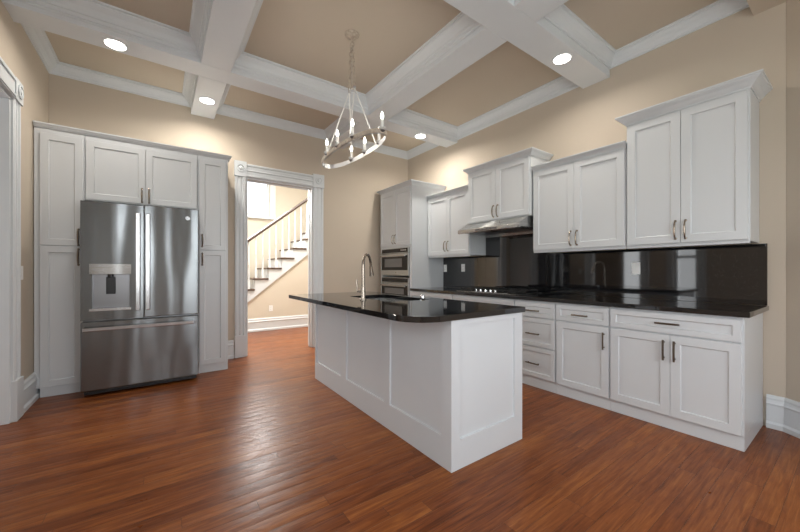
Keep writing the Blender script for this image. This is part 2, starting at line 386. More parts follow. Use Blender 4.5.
# ---- cased doorway on the left wall
d2 = sthing('door_2'); xl = XL + .0006
def casing_left(y0, y1, z0, z1):
    w_ = y1 - y0
    pr = [(xl, y0), (xl + .018, y0), (xl + .026, y0 + .012), (xl + .026, y0 + .03), (xl + .016, y0 + .036), (xl + .016, y0 + w_ * .5 - .012), (xl + .024, y0 + w_ * .5 - .006), (xl + .024, y0 + w_ * .5 + .006), (xl + .016, y0 + w_ * .5 + .012), (xl + .016, y1 - .036), (xl + .026, y1 - .03), (xl + .026, y1 - .012), (xl + .018, y1), (xl, y1)]
    b = BM(); prism(b, pr, 'Z', z0, z1); return b
for y0, y1 in ((LD0 - .16, LD0), (LD1, LD1 + .16)):
    obj('casing', casing_left(y0 + .004, y1 - .004, .32, LDZ), 'trim', d2)
    b = BM(); box(b, xl, xl + .04, y0, y1, .001, .32); obj('plinth_block', b, 'trim', d2, bevel=.004)
    b = BM(); box(b, xl, xl + .036, y0 - .004, y1 + .004, LDZ + .001, LDZ + .17)
    lathe(b, [(.055, .036), (.055, .046), (.044, .048), (.040, .040), (.026, .040), (.022, .048), (.012, .052), (.001, .052)], (xl, (y0 + y1) / 2, LDZ + .086), 'X', 20)
    obj('corner_block', b, 'trim', d2)
b = BM(); box(b, xl, xl + .03, LD0 + .005, LD1 - .005, LDZ + .002, LDZ + .16); box(b, xl + .03, xl + .042, LD0 + .005, LD1 - .005, LDZ + .13, LDZ + .155); box(b, xl + .03, xl + .038, LD0 + .005, LD1 - .005, LDZ + .01, LDZ + .03)
obj('casing', b, 'trim', d2, bevel=.003)
for y0, y1 in ((LD0 + .0005, LD0 + .02), (LD1 - .02, LD1 - .0005)):
    b = BM(); box(b, XL - .146, XL + .006, y0, y1, .001, LDZ - .0205); obj('jamb', b, 'trim', d2, bevel=.003)
b = BM(); box(b, XL - .146, XL + .006, LD0 + .0005, LD1 - .0005, LDZ - .02, LDZ - .0005); obj('head_jamb', b, 'trim', d2, bevel=.003)
# side room seen (reflected) through the left doorway
b = BM(); box(b, -3.1, -3.0, 1.9, 4.9, 0, 2.9); box(b, -2.999, XL - .141, 4.8, 4.9, 0, 2.9); box(b, -2.999, XL - .141, 1.9, 2.0, 0, 2.9); struct('wall_side_room', b, 'wall')
b = BM(); box(b, -3.1, XL - .141, 1.9, 4.9, 2.901, 3.0); struct('ceiling_side_room', b, 'coffer')

# ---- windows
def window_y(name, y0, y1, z0, z1, x):      # in the left wall, facing +x
    r = sthing(name); ym = (y0 + y1) / 2; zm = (z0 + z1) / 2
    b = BM(); xa, xb = x - .10, x - .04
    for a in ((y0 + .001, y0 + .05, z0 + .001, z1 - .001), (y1 - .05, y1 - .001, z0 + .001, z1 - .001), (y0 + .05, y1 - .05, z0 + .001, z0 + .07), (y0 + .05, y1 - .05, z1 - .05, z1 - .001), (y0 + .05, y1 - .05, zm - .025, zm + .025)):
        box(b, xa, xb, *a)
    obj('window_frame', b, 'trim', r)
    bx('pane', 'pane', r, x - .132, x - .128, y0 + .002, y1 - .002, z0 + .002, z1 - .002)
    b = BM(); c = .11
    for a in ((y0 - c, y0, z0 - .02, z1 + c), (y1, y1 + c, z0 - .02, z1 + c), (y0, y1, z1, z1 + c)): box(b, x + .0006, x + .024, *a)
    obj('window_casing', b, 'trim', r, bevel=.004)
    b = BM(); box(b, x + .0006, x + .06, y0 - c - .02, y1 + c + .02, z0 - .05, z0 - .021); obj('window_sill', b, 'trim', r, bevel=.004)
def window_x(name, x0, x1, z0, z1, y, f, rail=True):   # f=+1: room on the +y side of plane y ; f=-1: room on the -y side
    r = sthing(name); zm = (z0 + z1) / 2
    def q(d): return y - f * d
    def yb(bb, a, c, d0, d1, e, g):
        box(bb, a, c, min(q(d0), q(d1)), max(q(d0), q(d1)), e, g)
    b = BM()
    for a, c, e, g in ((x0 + .001, x0 + .05, z0 + .001, z1 - .001), (x1 - .05, x1 - .001, z0 + .001, z1 - .001), (x0 + .05, x1 - .05, z0 + .001, z0 + .07), (x0 + .05, x1 - .05, z1 - .05, z1 - .001), (x0 + .05, x1 - .05, zm - .025, zm + .025))[:5 if rail else 4]:
        yb(b, a, c, .04, .10, e, g)
    obj('window_frame', b, 'trim', r)
    b = BM(); yb(b, x0 + .002, x1 - .002, .128, .132, z0 + .002, z1 - .002); obj('pane', b, 'pane', r)
    b = BM(); c_ = .12
    for a, c, e, g in ((x0 - c_, x0, z0 - .02, z1 + c_), (x1, x1 + c_, z0 - .02, z1 + c_), (x0, x1, z1, z1 + c_)): yb(b, a, c, -.0006, -.024, e, g)
    obj('window_casing', b, 'trim', r, bevel=.004)
    b = BM(); yb(b, x0 - c_ - .02, x1 + c_ + .02, -.0006, -.06, z0 - .06, z0 - .021); obj('window_sill', b, 'trim', r, bevel=.004)
window_y('window_1', LW0, LW1, .6, 2.3, XL)
window_y('window_2', NW0, NW1, .7, 2.4, XL)
for i, (a, c) in enumerate(BWX): window_x('window_%d' % (3 + i), a, c, .75, 2.55, YB, 1)

# ================================================================ HALL
HY = 7.95
wall_holes('wall_hall_far', 'X', -1.6, 5.9, HY, HY + .14, 0, 4.3, [(.45, 2.03, 2.40, 3.75)], 'hallwall')
b = BM(); box(b, -1.74, -1.6, YW + .07, HY + .14, 0, 4.3); struct('wall_hall_left', b, 'hallwall')
b = BM(); box(b, 5.9, 6.04, YW + .07, HY + .14, 0, 4.3); struct('wall_hall_right', b, 'hallwall')
b = BM(); box(b, -1.74, 6.04, YW + .07, HY + .14, 4.3, 4.4); struct('ceiling_hall', b, 'trim')
window_x('window_6', .45, 2.03, 2.40, 3.75, HY, -1, False)
# under-stair wall (triangular)
SY = 6.9
def strz(x, base=.579): return base + .8 * (x - 1.342)
b = BM(); x_s = 1.342 - .579 / .8 + .02
prism(b, [(x_s, .0), (5.88, .0), (5.88, strz(5.88) + .02), (x_s, strz(x_s) + .02)], 'Y', SY, SY + .1); struct('wall_under_stair', b, 'hallwall')
b = BM(); sweep_path(b, [(5.86, SY), (x_s + .3, SY)], bbprof(.25)); struct('baseboard_hall', b, 'trim')
# staircase
st = thing('staircase', 'white staircase with brown wooden treads rising to the right in the hall beyond the doorway', 'staircase', (.43, SY, 0))
def sp(x, y, z): return (x - .43, y - SY, z)
NS = 15; RI, RU = .206, .255
pr = [(.43 + .0, .001)]
pts = [(.45, .001)]
for i in range(1, NS + 1):
    xr = .71 + RU * (i - 1); pts += [(xr - .255, RI * i - .032), (xr, RI * i - .032)]
pts += [(pts[-1][0], strz(pts[-1][0])), (x_s, .001)]
# de-duplicate
q2 = []
for p in pts:
    if not q2 or (abs(p[0] - q2[-1][0]) + abs(p[1] - q2[-1][1])) > 1e-4: q2.append(p)
b = BM(); prism(b, [(p[0] - .43, p[1]) for p in q2], 'Y', -.03, -.001); obj('stringer', b, 'trim', st)
for i in range(1, NS + 1):
    xr = .71 + RU * (i - 1)
    b = BM(); box(b, *(xr - .29 - .43, xr - .43 - .002), -.055, .93, RI * i - .03, RI * i); obj('tread', b, 'tread', st, bevel=.008)
    b = BM(); box(b, xr - .27 - .43, xr - .257 - .43, .0, .93, RI * (i - 1) + .001, RI * i - .031); obj('riser', b, 'trim', st)
def baluster(x, z0, z1):
    b = BM(); box(b, x - .021, x + .021, -.003, .039, z0, z0 + .16)
    h = z1 - z0
    lathe(b, [(.014, z0 + .16), (.020, z0 + .17), (.014, z0 + .18), (.018, z0 + .21), (.019, z0 + .27), (.015, z0 + .36), (.010, z0 + .45), (.015, z0 + .46), (.012, z0 + .47), (.011, z1)], (x, .018, 0), 'Z', 10)
    return b
for i in range(1, NS):
    xr = .71 + RU * (i - 1) - .43
    for off in (.225, .098):
        x = xr - off; obj('baluster', baluster(x, RI * i + .001, strz(x + .43, 1.695)), 'trim', st, smooth=True)
b = BM(); xa, xb_ = .30, 4.35
prr = []
def railprof(x): z = strz(x, 1.735); return z
A = [(-.034, -.036), (.034, -.036), (.038, .0), (.03, .026), (.0, .038), (-.03, .026), (-.038, .0)]
loop = []
for x in (.45, 4.3): loop.append([b.verts.new((x - .43, .018 + a[0], railprof(x) + a[1])) for a in A])
for i in range(len(A)): b.faces.new((loop[0][i], loop[0][(i + 1) % 7], loop[1][(i + 1) % 7], loop[1][i]))
b.faces.new(loop[0][::-1]); b.faces.new(loop[1]); obj('handrail', b, 'rail', st)
b = BM(); box(b, -.02, .06, -.02, .06, .001, 1.12); box(b, -.035, .075, -.035, .075, 1.12, 1.15); obj('newel_post', b, 'trim', st, bevel=.004)

# ================================================================ CABINET PARTS  (local: width +x, front faces -y at y=0, body +y)
def shaker_bm(x0, x1, z0, z1, t=.020, rail=.058, rec=.011, brail=None):
    """framed door; front at y=-t, back at y=0; centre panel recessed with a small sloped bead"""
    b = BM(); rb = brail or rail
    def ring(a, c, e, g, y): return [b.verts.new(p) for p in ((a, y, e), (c, y, e), (c, y, g), (a, y, g))]
    o = ring(x0, x1, z0, z1, -t); i1 = ring(x0 + rail, x1 - rail, z0 + rb, z1 - rail, -t)
    s = .004; i2 = ring(x0 + rail + s, x1 - rail - s, z0 + rb + s, z1 - rail - s, -t + rec)
    bk = ring(x0, x1, z0, z1, -.0008)
    for A_, B_ in ((o, i1), (i1, i2), (bk, o)):
        for k in range(4): b.faces.new((A_[k], A_[(k + 1) % 4], B_[(k + 1) % 4], B_[k]))
    b.faces.new(i2); b.faces.new(bk[::-1])
    return b
def door(root, x0, x1, z0, z1, rail=.058, m='cab', name='door', **kw):
    return obj(name, shaker_bm(x0, x1, z0, z1, rail=rail, **kw), m, root, bevel=.0015, seg=1)
def pull_bm(length=.14, r=.0055, out=.032, style='arch'):
    """vertical pull centred at origin on the plane y=0 standing out to -y"""
    b = BM(); n = 15; pts = []
    for i in range(n):
        t = i / (n - 1); a = PI * t; z = -length / 2 * math.cos(a); y = -out * (math.sin(a) ** .6 if 0 < t < 1 else 0)
        pts.append((0, min(y, -.001), z))
    rr = [r * (.75 + .7 * math.sin(PI * i / (n - 1))) for i in range(n)]
    tube(b, pts, rr, 8)
    for s in (-1, 1): lathe(b, [(r * 1.9, -.0012), (r * 1.7, -.006), (r * .9, -.009)], (0, 0, s * length / 2), 'Y', 10)
    return b
def bar_bm(length=.14):
    b = BM(); tube(b, [(0, -.030, -length / 2), (0, -.033, 0), (0, -.030, length / 2)], .007, 8)
    for s in (-1, 1): tube(b, [(0, -.0012, s * length * .38), (0, -.03, s * length * .38)], .0055, 8)
    return b
def pull(parent, x, z, horiz=False, m='nickel', length=.14, style='arch', y=-.0205):
    b = pull_bm(length) if style == 'arch' else bar_bm(length)
    if horiz: bmesh.ops.rotate(b, verts=b.verts, cent=(0, 0, 0), matrix=Matrix.Rotation(R(90), 3, 'Y'))
    bmesh.ops.translate(b, verts=b.verts, vec=(x, y, z))
    return obj('handle', b, m, parent, smooth=True)
def crown_bm(x0, x1, y_front, y_back, z0, z1, proj=.06, left=True, right=True, yw_=None):
    """cornice round a cabinet top, local coords"""
    h = z1 - z0
    prof = [(-.004, z0), (.006, z0), (.008, z0 + h * .15), (proj * .3, z0 + h * .3), (proj * .5, z0 + h * .52), (proj * .85, z0 + h * .74), (proj * .9, z0 + h * .84), (proj, z0 + h * .86), (proj, z1), (-.004, z1)]
    pts = []
    # outward must be left of travel -> go from back-left... travel so that outside is on the left: right-back -> right-front? use clockwise seen from above
    P = []
    if left: P += [(x0, y_back)]
    P += [(x0, y_front), (x1, y_front)]
    if right: P += [(x1, y_back)]
    P = P[::-1]
    b = BM(); sweep_path(b, P, prof)
    box(b, x0 + .0045, x1 - .0045, y_front + .0045, y_back - .001, z1 - .012, z1 - .002)
    return b
TXr = R(-90)
XF = 3.08   # base front plane

# ---------------- base cabinets on the right wall
def base_cab(y_left, y_right, label, drawers, doors, name='base_cabinet', end=False, plain=False):
    """drawers: list of (z0,z1); doors: list of (x0,x1,handle_x or None)"""
    r = thing(name, label, 'cabinet', (XF, y_left, 0), TXr); W_ = y_left - y_right - .001
    b = BM(); box(b, 0, W_, 0, XW - XF - .003, .10, .876); obj('carcass', b, 'cab', r, bevel=.0015, seg=1)
    b = BM(); box(b, .0, W_ - (0 if end else 0), .006, XW - XF - .003, .001, .0995); obj('plinth', b, 'cab', r)
    return r, W_
g = .003
# sink-side wide unit at the near end
r, W_ = base_cab(1.262, .468, 'white base cabinet at the near end, one wide drawer over two doors', 0, 0)
d = door(r, .006, W_ - .012, .712, .858, rail=.04, name='drawer'); pull(d, W_ / 2, .787, True, 'bronze', .15, 'bar')
mid_ = W_ / 2 + .012
d = door(r, .006, mid_ - g / 2, .104, .70); pull(d, mid_ - .035, .59, False, 'bronze', .15, 'bar')
d = door(r, mid_ + g / 2, W_ - .012, .104, .70); pull(d, mid_ + .03, .59, False, 'bronze', .15, 'bar')
r, W_ = base_cab(1.735, 1.263, 'white base cabinet with one drawer over a single door, left of the widest unit', 0, 0)
d = door(r, .008, W_ - .008, .712, .858, rail=.04, name='drawer'); pull(d, W_ / 2, .778, True, 'bronze', .14, 'bar')
d = door(r, .008, W_ - .008, .104, .70); pull(d, W_ - .04, .585, False, 'bronze', .145, 'bar')
r, W_ = base_cab(2.19, 1.736, 'white base cabinet stacked with three drawers, just right of the cooktop', 0, 0)
for z0, z1, hz in ((.712, .858, .778), (.42, .70, .547), (.112, .408, .25)):
    d = door(r, .008, W_ - .008, z0, z1, rail=.042, name='drawer'); pull(d, W_ / 2, hz, True, 'bronze', .145, 'bar')
r, W_ = base_cab(3.12, 2.191, 'white base cabinet under the cooktop, mostly hidden behind the island', 0, 0)
door(r, .008, W_ - .008, .712, .862, rail=.04, name='false_panel')
d = door(r, .008, W_ / 2 - g / 2, .104, .70); pull(d, W_ / 2 - .035, .59, False, 'bronze', .145, 'bar')
d = door(r, W_ / 2 + g / 2, W_ - .008, .104, .70); pull(d, W_ / 2 + .035, .59, False, 'bronze', .145, 'bar')
r, W_ = base_cab(4.0, 3.121, 'white base cabinet beside the tall oven cabinet, mostly hidden behind the island', 0, 0)
d = door(r, .008, W_ - .008, .712, .862, rail=.04, name='drawer'); pull(d, W_ / 2, .787, True, 'bronze', .14, 'bar')
d = door(r, .008, W_ / 2 - g / 2, .104, .70); pull(d, W_ / 2 - .035, .59, False, 'bronze', .145, 'bar')
d = door(r, W_ / 2 + g / 2, W_ - .008, .104, .70); pull(d, W_ / 2 + .035, .59, False, 'bronze', .145, 'bar')

# counter
b = BM(); box(b, 3.037, XW - .002, .437, 4.0, .8775, .914)
tag(obj('countertop', b, 'granite', bevel=.006, seg=3), 'long black granite countertop along the right wall', 'countertop')
# backsplash
bs = thing('backsplash', 'polished black granite backsplash between the wall counter and the upper cabinets', 'backsplash', (XW, .445, .915))
bx('splash_slab', 'granite', bs, -.022, -.002, 0, 2.19 - .446, .0005, 1.384 - .915)
bx('splash_slab', 'granite', bs, -.022, -.002, 2.1905 - .445, 3.13 - .446, .0005, 1.66 - .915)
bx('splash_slab', 'granite', bs, -.022, -.002, 3.1305 - .445, 3.997 - .445, .0005, 1.384 - .915)

# ---------------- upper cabinets
XU = 3.40
def upper_cab(y_left, y_right, z0, z1, label, ctop, xf=XU, hz=.13, proj=.06, lc=True, rc=True, mh='nickel', lb=True, crz0=None):
    r = thing('wall_cabinet', label, 'cabinet', (xf, y_left, z0), TXr); W_ = y_left - y_right - .001; H = z1 - z0; D = XW - xf - .003
    b = BM(); box(b, 0, W_, 0, D, 0, H); obj('carcass', b, 'cab', r, bevel=.0015, seg=1)
    if lb:
        b = BM(); box(b, .002, W_ - .002, .002, .02, -.016, -.0005); obj('light_rail', b, 'cab', r)
    dz1 = H - .012
    for k, (a, c) in enumerate(((.010, W_ / 2 - .0015), (W_ / 2 + .0015, W_ - .010))):
        d = door(r, a, c, .012, dz1, rail=.062)
        pull(d, (W_ / 2 - .032) if k == 0 else (W_ / 2 + .032), hz, False, mh, .14)
    b = crown_bm(0, W_, 0, D, H - .004, ctop - z0, proj=proj, left=lc, right=rc); obj('crown', b, 'cab', r)
    return r
upper_cab(1.262, .487, 1.392, 2.475, 'tallest white wall cabinet, nearest end of the right wall', 2.552, hz=.115, proj=.07)
upper_cab(2.185, 1.263, 1.392, 2.285, 'white two-door wall cabinet between the range hood cabinet and the tallest one', 2.335, hz=.115, proj=.05, lc=False, rc=False)
upper_cab(3.13, 2.20, 1.80, 2.475, 'white two-door wall cabinet directly above the steel range hood', 2.535, xf=3.37, hz=.11, proj=.06, lb=False)
upper_cab(3.995, 3.135, 1.392, 2.285, 'white two-door wall cabinet beside the tall oven cabinet', 2.335, hz=.14, proj=.05, lc=False, rc=False)

# ---------------- range hood
hd = thing('range_hood', 'stainless steel under-cabinet range hood above the cooktop', 'range hood', (3.16, 3.125, 1.655), TXr)
HW = .915
b = BM(); prism(b, [(.0, 0), (.0, .045), (.19, .142), (.56, .142), (.56, -.02), (.545, -.02), (.545, .012), (.05, .012), (.03, .0)], 'X', 0, HW)
obj('hood_body', b, 'steel2', hd, bevel=.004)
b = BM()
for i in range(2): box(b, .08 + i * .40, .44 + i * .40, .10, .48, .004, .0115)
obj('filter', b, 'darksteel', hd)
b = BM(); box(b, .30, .62, -.004, -.0005, .012, .034); obj('control_panel', b, 'darksteel', hd)
for i in range(4):
    b = BM(); lathe(b, [(.006, -.0045), (.006, -.008), (.004, -.009)], (.36 + i * .06, 0, .023), 'Y', 12); obj('button', b, 'black', hd)
for x in (.12, .79):
    b = BM(); lathe(b, [(.03, .001), (.03, .011)], (x, .06, 0), 'Z', 20); obj('hood_lamp', b, 'plate', hd)

# ---------------- gas cooktop
ck = thing('gas_cooktop', 'black gas cooktop with steel trim and low iron grates set in the wall counter', 'cooktop', (3.11, 3.10, .9145), TXr)
b = BM(); box(b, 0, .88, 0, .52, .0005, .007); obj('steel_tray', b, 'steel2', ck, bevel=.003)
b = BM(); box(b, .015, .865, .025, .505, .0072, .011); obj('glass_top', b, 'glass_black', ck, bevel=.002)
for i in range(5):
    x = .27 + .075 * i
    b = BM(); lathe(b, [(.019, .0115), (.019, .016), (.016, .018), (.015, .036), (.012, .038)], (x, .07, 0), 'Z', 16); obj('knob', b, 'chrome', ck, smooth=True)
for i, (x, y, rr) in enumerate(((.16, .16, .035), (.16, .38, .04), (.44, .30, .055), (.72, .16, .04), (.72, .38, .035))):
    b = BM(); lathe(b, [(rr, .0115), (rr, .018), (rr * .8, .02), (rr * .8, .026), (rr * .5, .028)], (x, y, 0), 'Z', 20); obj('burner', b, 'iron', ck, smooth=True)
for x0 in (.03, .315, .60):
    b = BM(); w_ = .25; z = .042; y0, y1 = (.12 if x0 == .315 else .05), .48
    for (a, c, e, f) in ((x0, x0 + w_, y0, y0 + .012), (x0, x0 + w_, y1 - .012, y1), (x0, x0 + .012, y0 + .012, y1 - .012), (x0 + w_ - .012, x0 + w_, y0 + .012, y1 - .012),
                        (x0 + w_ / 2 - .005, x0 + w_ / 2 + .005, y0 + .012, y1 - .012), (x0 + .012, x0 + w_ / 2 - .005, (y0 + y1) / 2 - .005, (y0 + y1) / 2 + .005), (x0 + w_ / 2 + .005, x0 + w_ - .012, (y0 + y1) / 2 - .005, (y0 + y1) / 2 + .005)):
        box(b, a, c, e, f, z - .01, z)
    for a in (x0, x0 + w_ - .012):
        for e in (y0, y1 - .012): box(b, a, a + .012, e, e + .012, .0115, z - .01)
    obj('grate', b, 'iron', ck)

# ---------------- tall oven cabinet
oc = thing('oven_cabinet', 'tall white cabinet in the far right corner housing the two wall ovens', 'cabinet', (XF, 4.875, 0), TXr)
OW = .872; OD = XW - XF - .003
b = BM(); box(b, 0, .052, 0, OD, .10, 2.475); box(b, OW - .052, OW, 0, OD, .10, 2.475); box(b, .052, OW - .052, OD - .02, OD, .10, 2.475)
for z0, z1 in ((.10, .42), (1.545, 2.475)): box(b, .052, OW - .052, 0, OD - .02, z0, z1)
obj('carcass', b, 'cab', oc)
bx('plinth', 'cab', oc, 0, OW, .006, .3, .001, .0995)
for k_, (a, c) in enumerate(((.02, OW / 2 - .0015), (OW / 2 + .0015, OW - .02))):
    d = door(oc, a, c, 1.575, 2.455); pull(d, OW / 2 + (-.032 if k_ == 0 else .032), 1.68, False, 'nickel', .14)
d = door(oc, .02, OW - .02, .112, .40, rail=.045, name='drawer'); pull(d, OW / 2, .27, True, 'bronze', .15, 'bar')
b = crown_bm(0, OW, 0, OD, 2.471, 2.535, proj=.06); obj('crown', b, 'cab', oc)
def oven(name, label, z0, z1, micro):
    M_ = 'steel3'; r = thing(name, label, 'oven', (XF, 4.875 - .055, z0), TXr); w_ = OW - .11; h = z1 - z0
    b = BM(); box(b, .004, w_ - .004, .001, .52, .002, h - .002); obj('body', b, 'darksteel', r)
    b = BM(); box(b, 0, w_, -.022, -.0005, h - .085, h); obj('control_panel', b, M_, r, bevel=.003)
    b = BM(); box(b, .02, w_ - .02, -.0245, -.0225, h - .075, h - .012); obj('display', b, 'glass_black', r)
    zb = .085 if micro else .03
    b = BM(); box(b, 0, w_, -.026, -.0005, .0, h - .09); dd = obj('oven_door', b, M_, r, bevel=.003)
    b = BM(); box(b, .02, w_ - .02, -.029, -.0265, zb, h - .125); obj('door_glass', b, 'glass_black', dd, bevel=.002)
    b = BM(); box(b, .11, w_ - .16 if micro else w_ - .11, -.0305, -.0295, zb + .05, h - .17); obj('door_window', b, 'grey_glass', dd)
    b = BM(); zh = h - .128; box(b, .03, w_ - .03, -.072, -.054, zh - .014, zh + .014)
    for x in (.06, w_ - .06): box(b, x - .01, x + .01, -.054, -.0295, zh - .01, zh + .01)
    obj('handle', b, 'handle', dd, bevel=.004)
    if micro:
        b = BM(); lathe(b, [(.012, -.0263), (.012, -.028)], (w_ / 2 + .05, 0, .045), 'Y', 20); obj('round_badge', b, 'chrome', dd)
        b = BM()
        for i in range(6): box(b, w_ - .20 + i * .025, w_ - .187 + i * .025, -.0252, -.0246, h - .055, h - .03)
        obj('display_marks', b, 'silver', r)
    return r
oven('microwave_oven', 'built-in steel microwave oven, upper of the two in the tall cabinet', 1.10, 1.54, True)
oven('wall_oven', 'built-in steel wall oven, lower of the two behind the island faucet', .43, 1.07, False)

# ================================================================ REFRIGERATOR WALL
YF = 4.45
def fr_cab(name, x0, x1, z0, z1, label, parts, left_stile=0, body_z0=None):
    r = thing(name, label, 'cabinet', (x0, YF, 0)); W_ = x1 - x0 - .001
    b = BM(); box(b, 0, W_, 0, YW - YF - .003, z0, z1); obj('carcass', b, 'cab', r, bevel=.0015, seg=1)
    return r, W_
r, W_ = fr_cab('pantry_cabinet', -.945, -.603, .09, 2.50, 'tall white pantry cabinet left of the steel refrigerator', None)
bx('plinth', 'cab', r, .036, W_, .01, .3, .001, .0895)
d = door(r, .040, W_ - .010, 1.417, 2.455); pull(d, W_ - .04, 1.50, False, 'nickel', .15)
d = door(r, .040, W_ - .010, .097, 1.409); pull(d, W_ - .04, 1.31, False, 'nickel', .15)
r, W_ = fr_cab('pantry_cabinet', .342, .655, .09, 2.50, 'tall narrow white pantry cabinet between the refrigerator and the doorway', None)
bx('plinth', 'cab', r, .0, W_, .01, .3, .001, .0895)
d = door(r, .018, W_ - .028, 1.417, 2.455, rail=.052); pull(d, .045, 1.52, False, 'nickel', .13)
d = door(r, .018, W_ - .028, .10, 1.409, rail=.052); pull(d, .045, 1.31, False, 'nickel', .13)
r, W_ = fr_cab('wall_cabinet', -.602, .341, 1.87, 2.50, 'white two-door cabinet above the steel refrigerator', None)
m_ = -.129 + .602
d = door(r, .010, m_ - .0015, 1.88, 2.455); pull(d, m_ - .03, 1.965, False, 'nickel', .14)
d = door(r, m_ + .0015, W_ - .006, 1.88, 2.455); pull(d, m_ + .03, 1.965, False, 'nickel', .14)
# continuous crown
b = BM(); prof = [(-.004, 2.501), (.007, 2.501), (.010, 2.510), (.022, 2.516), (.03, 2.53), (.036, 2.534), (.036, 2.546), (-.004, 2.546)]
sweep_path(b, [(.655, YW - .003), (.655, YF), (-.9445, YF)], prof); box(b, -.9445, .650, YF + .0045, YW - .003, 2.5305, 2.544)
tag(obj('crown_molding', b, 'cab'), 'thin white crown moulding running across the top of the refrigerator cabinets', 'moulding')

# ---------------- refrigerator
fx0, fx1 = -.599, .334; fw = fx1 - fx0
fr = thing('refrigerator', 'stainless steel french-door refrigerator with water dispenser and bottom freezer', 'refrigerator', (fx0, 4.20, 0))
b = BM(); box(b, .006, fw - .006, .082, .74, .05, 1.80); obj('body', b, 'darksteel', fr, bevel=.004)
sw = -.137 - fx0
# left door with dispenser recess
def door_with_hole(x0, x1, z0, z1, hx0, hx1, hz0, hz1, d):
    b = BM(); box(b, x0, x1, .0, .075, z0, hz0); box(b, x0, x1, .0, .075, hz1, z1); box(b, x0, hx0, .0, .075, hz0, hz1); box(b, hx1, x1, .0, .075, hz0, hz1)
    box(b, hx0, hx1, d, .075, hz0, hz1)
    bmesh.ops.remove_doubles(b, verts=b.verts, dist=1e-5); return b
hx0, hx1, hz0, hz1 = .078, .352, .82, 1.155
ld = obj('door', door_with_hole(.0, sw - .002, .715, 1.823, hx0, hx1, hz0, hz1, .055), 'steel', fr)
b = BM(); box(b, hx0 - .018, hx1 + .014, -.006, -.0005, hz1 - .01, hz1 + .088); obj('dispenser_panel', b, 'steel2', ld, bevel=.002)
b = BM(); box(b, hx0 - .018, hx1 + .014, -.012, .054, hz0 - .022, hz0 + .004); obj('drip_tray', b, 'handle', ld, bevel=.002)
b = BM(); box(b, hx0 - .018, hx0 - .0005, -.005, -.0005, hz0 + .005, hz1 - .011); obj('dispenser_frame', b, 'steel', ld)
b = BM(); box(b, hx1 + .0005, hx1 + .014, -.005, -.0005, hz0 + .005, hz1 - .011); obj('dispenser_frame', b, 'steel', ld)
b = BM(); box(b, hx0 + .001, hx1 - .001, .0505, .0545, hz0 + .005, hz1 - .001); box(b, hx0 + .001, hx0 + .004, .002, .0505, hz0 + .005, hz1 - .001); box(b, hx1 - .004, hx1 - .001, .002, .0505, hz0 + .005, hz1 - .001); box(b, hx0 + .004, hx1 - .004, .002, .0505, hz1 - .004, hz1 - .001); obj('dispenser_recess', b, 'darksteel', ld)
b = BM(); box(b, .175, .245, .034, .0500, .955, 1.12); obj('paddle', b, 'black', ld, bevel=.003)
b = BM(); lathe(b, [(.012, 1.11), (.014, 1.150)], (.20, .028, 0), 'Z', 12); lathe(b, [(.008, 1.12), (.008, 1.150)], (.225, .022, 0), 'Z', 12); obj('spout', b, 'black', ld)
rd = bx('door', 'steel', fr, sw + .002, fw, 0, .075, .715, 1.835, bevel=.008)
fz = bx('freezer_drawer', 'steel', fr, 0, fw, 0, .075, .058, .700, bevel=.008)
def flat_handle(name, parent, x0, x1, z0, z1, vertical):
    b = BM(); box(b, x0, x1, -.055, -.035, z0, z1)
    if vertical:
        for z in (z0 + .03, z1 - .03): box(b, x0 + .006, x1 - .006, -.035, -.0005, z - .015, z + .015)
    else:
        for x in (x0 + .03, x1 - .03): box(b, x - .015, x + .015, -.035, -.0005, z0 + .006, z1 - .006)
    return obj(name, b, 'handle', parent, bevel=.005)
flat_handle('handle', ld, sw - .062, sw - .026, .79, 1.745, True)
flat_handle('handle', rd, sw + .016, sw + .052, .79, 1.745, True)
flat_handle('handle', fz, .02, fw - .045, .618, .652, False)
b = BM(); lathe(b, [(.021, -.0006), (.021, -.003), (.018, -.0035)], (fw - .1, 0, 1.735), 'Y', 28)
bmesh.ops.scale(b, verts=b.verts, vec=(1, 1, 1)); bd = obj('logo_badge', b, 'handle', rd)
b = BM()
for (cx_, sgn) in ((-.006, 1), (.006, -1)):
    tube(b, [(fw - .1 + cx_ + .006 * math.cos(a_ * PI / 6), -.0042, 1.735 + .010 * math.sin(a_ * PI / 6)) for a_ in range(2, 12)], .0011, 5)
obj('monogram', b, 'darksteel', bd)
b = BM(); box(b, .02, fw - .02, .03, .09, .02, .055); obj('toe_grille', b, 'black', fr)
for x in (.06, fw - .06):
    for y in (.12, .68):
        b = BM(); lathe(b, [(.02, .0005), (.02, .02), (.012, .022), (.012, .049)], (x, y, 0), 'Z', 14); obj('foot', b, 'black', fr)

# ================================================================ ISLAND
IX0, IX1, IY0, IY1 = 1.395, 2.062, 1.43, 3.53
isl = thing('kitchen_island', 'large white panelled kitchen island standing in the middle of the wood floor', 'kitchen island', (IX0, IY1, 0), TXr)
IL = IY1 - IY0; ID = IX1 - IX0
b = BM(); t = .02   # open-topped carcass so the sink has room
box(b, 0, IL, 0, t, .001, .8895); box(b, 0, IL, ID - t, ID, .001, .8895); box(b, 0, t, t, ID - t, .001, .8895); box(b, IL - t, IL, t, ID - t, .001, .8895); box(b, t, IL - t, t, ID - t, .001, .1)
obj('carcass', b, 'island', isl)
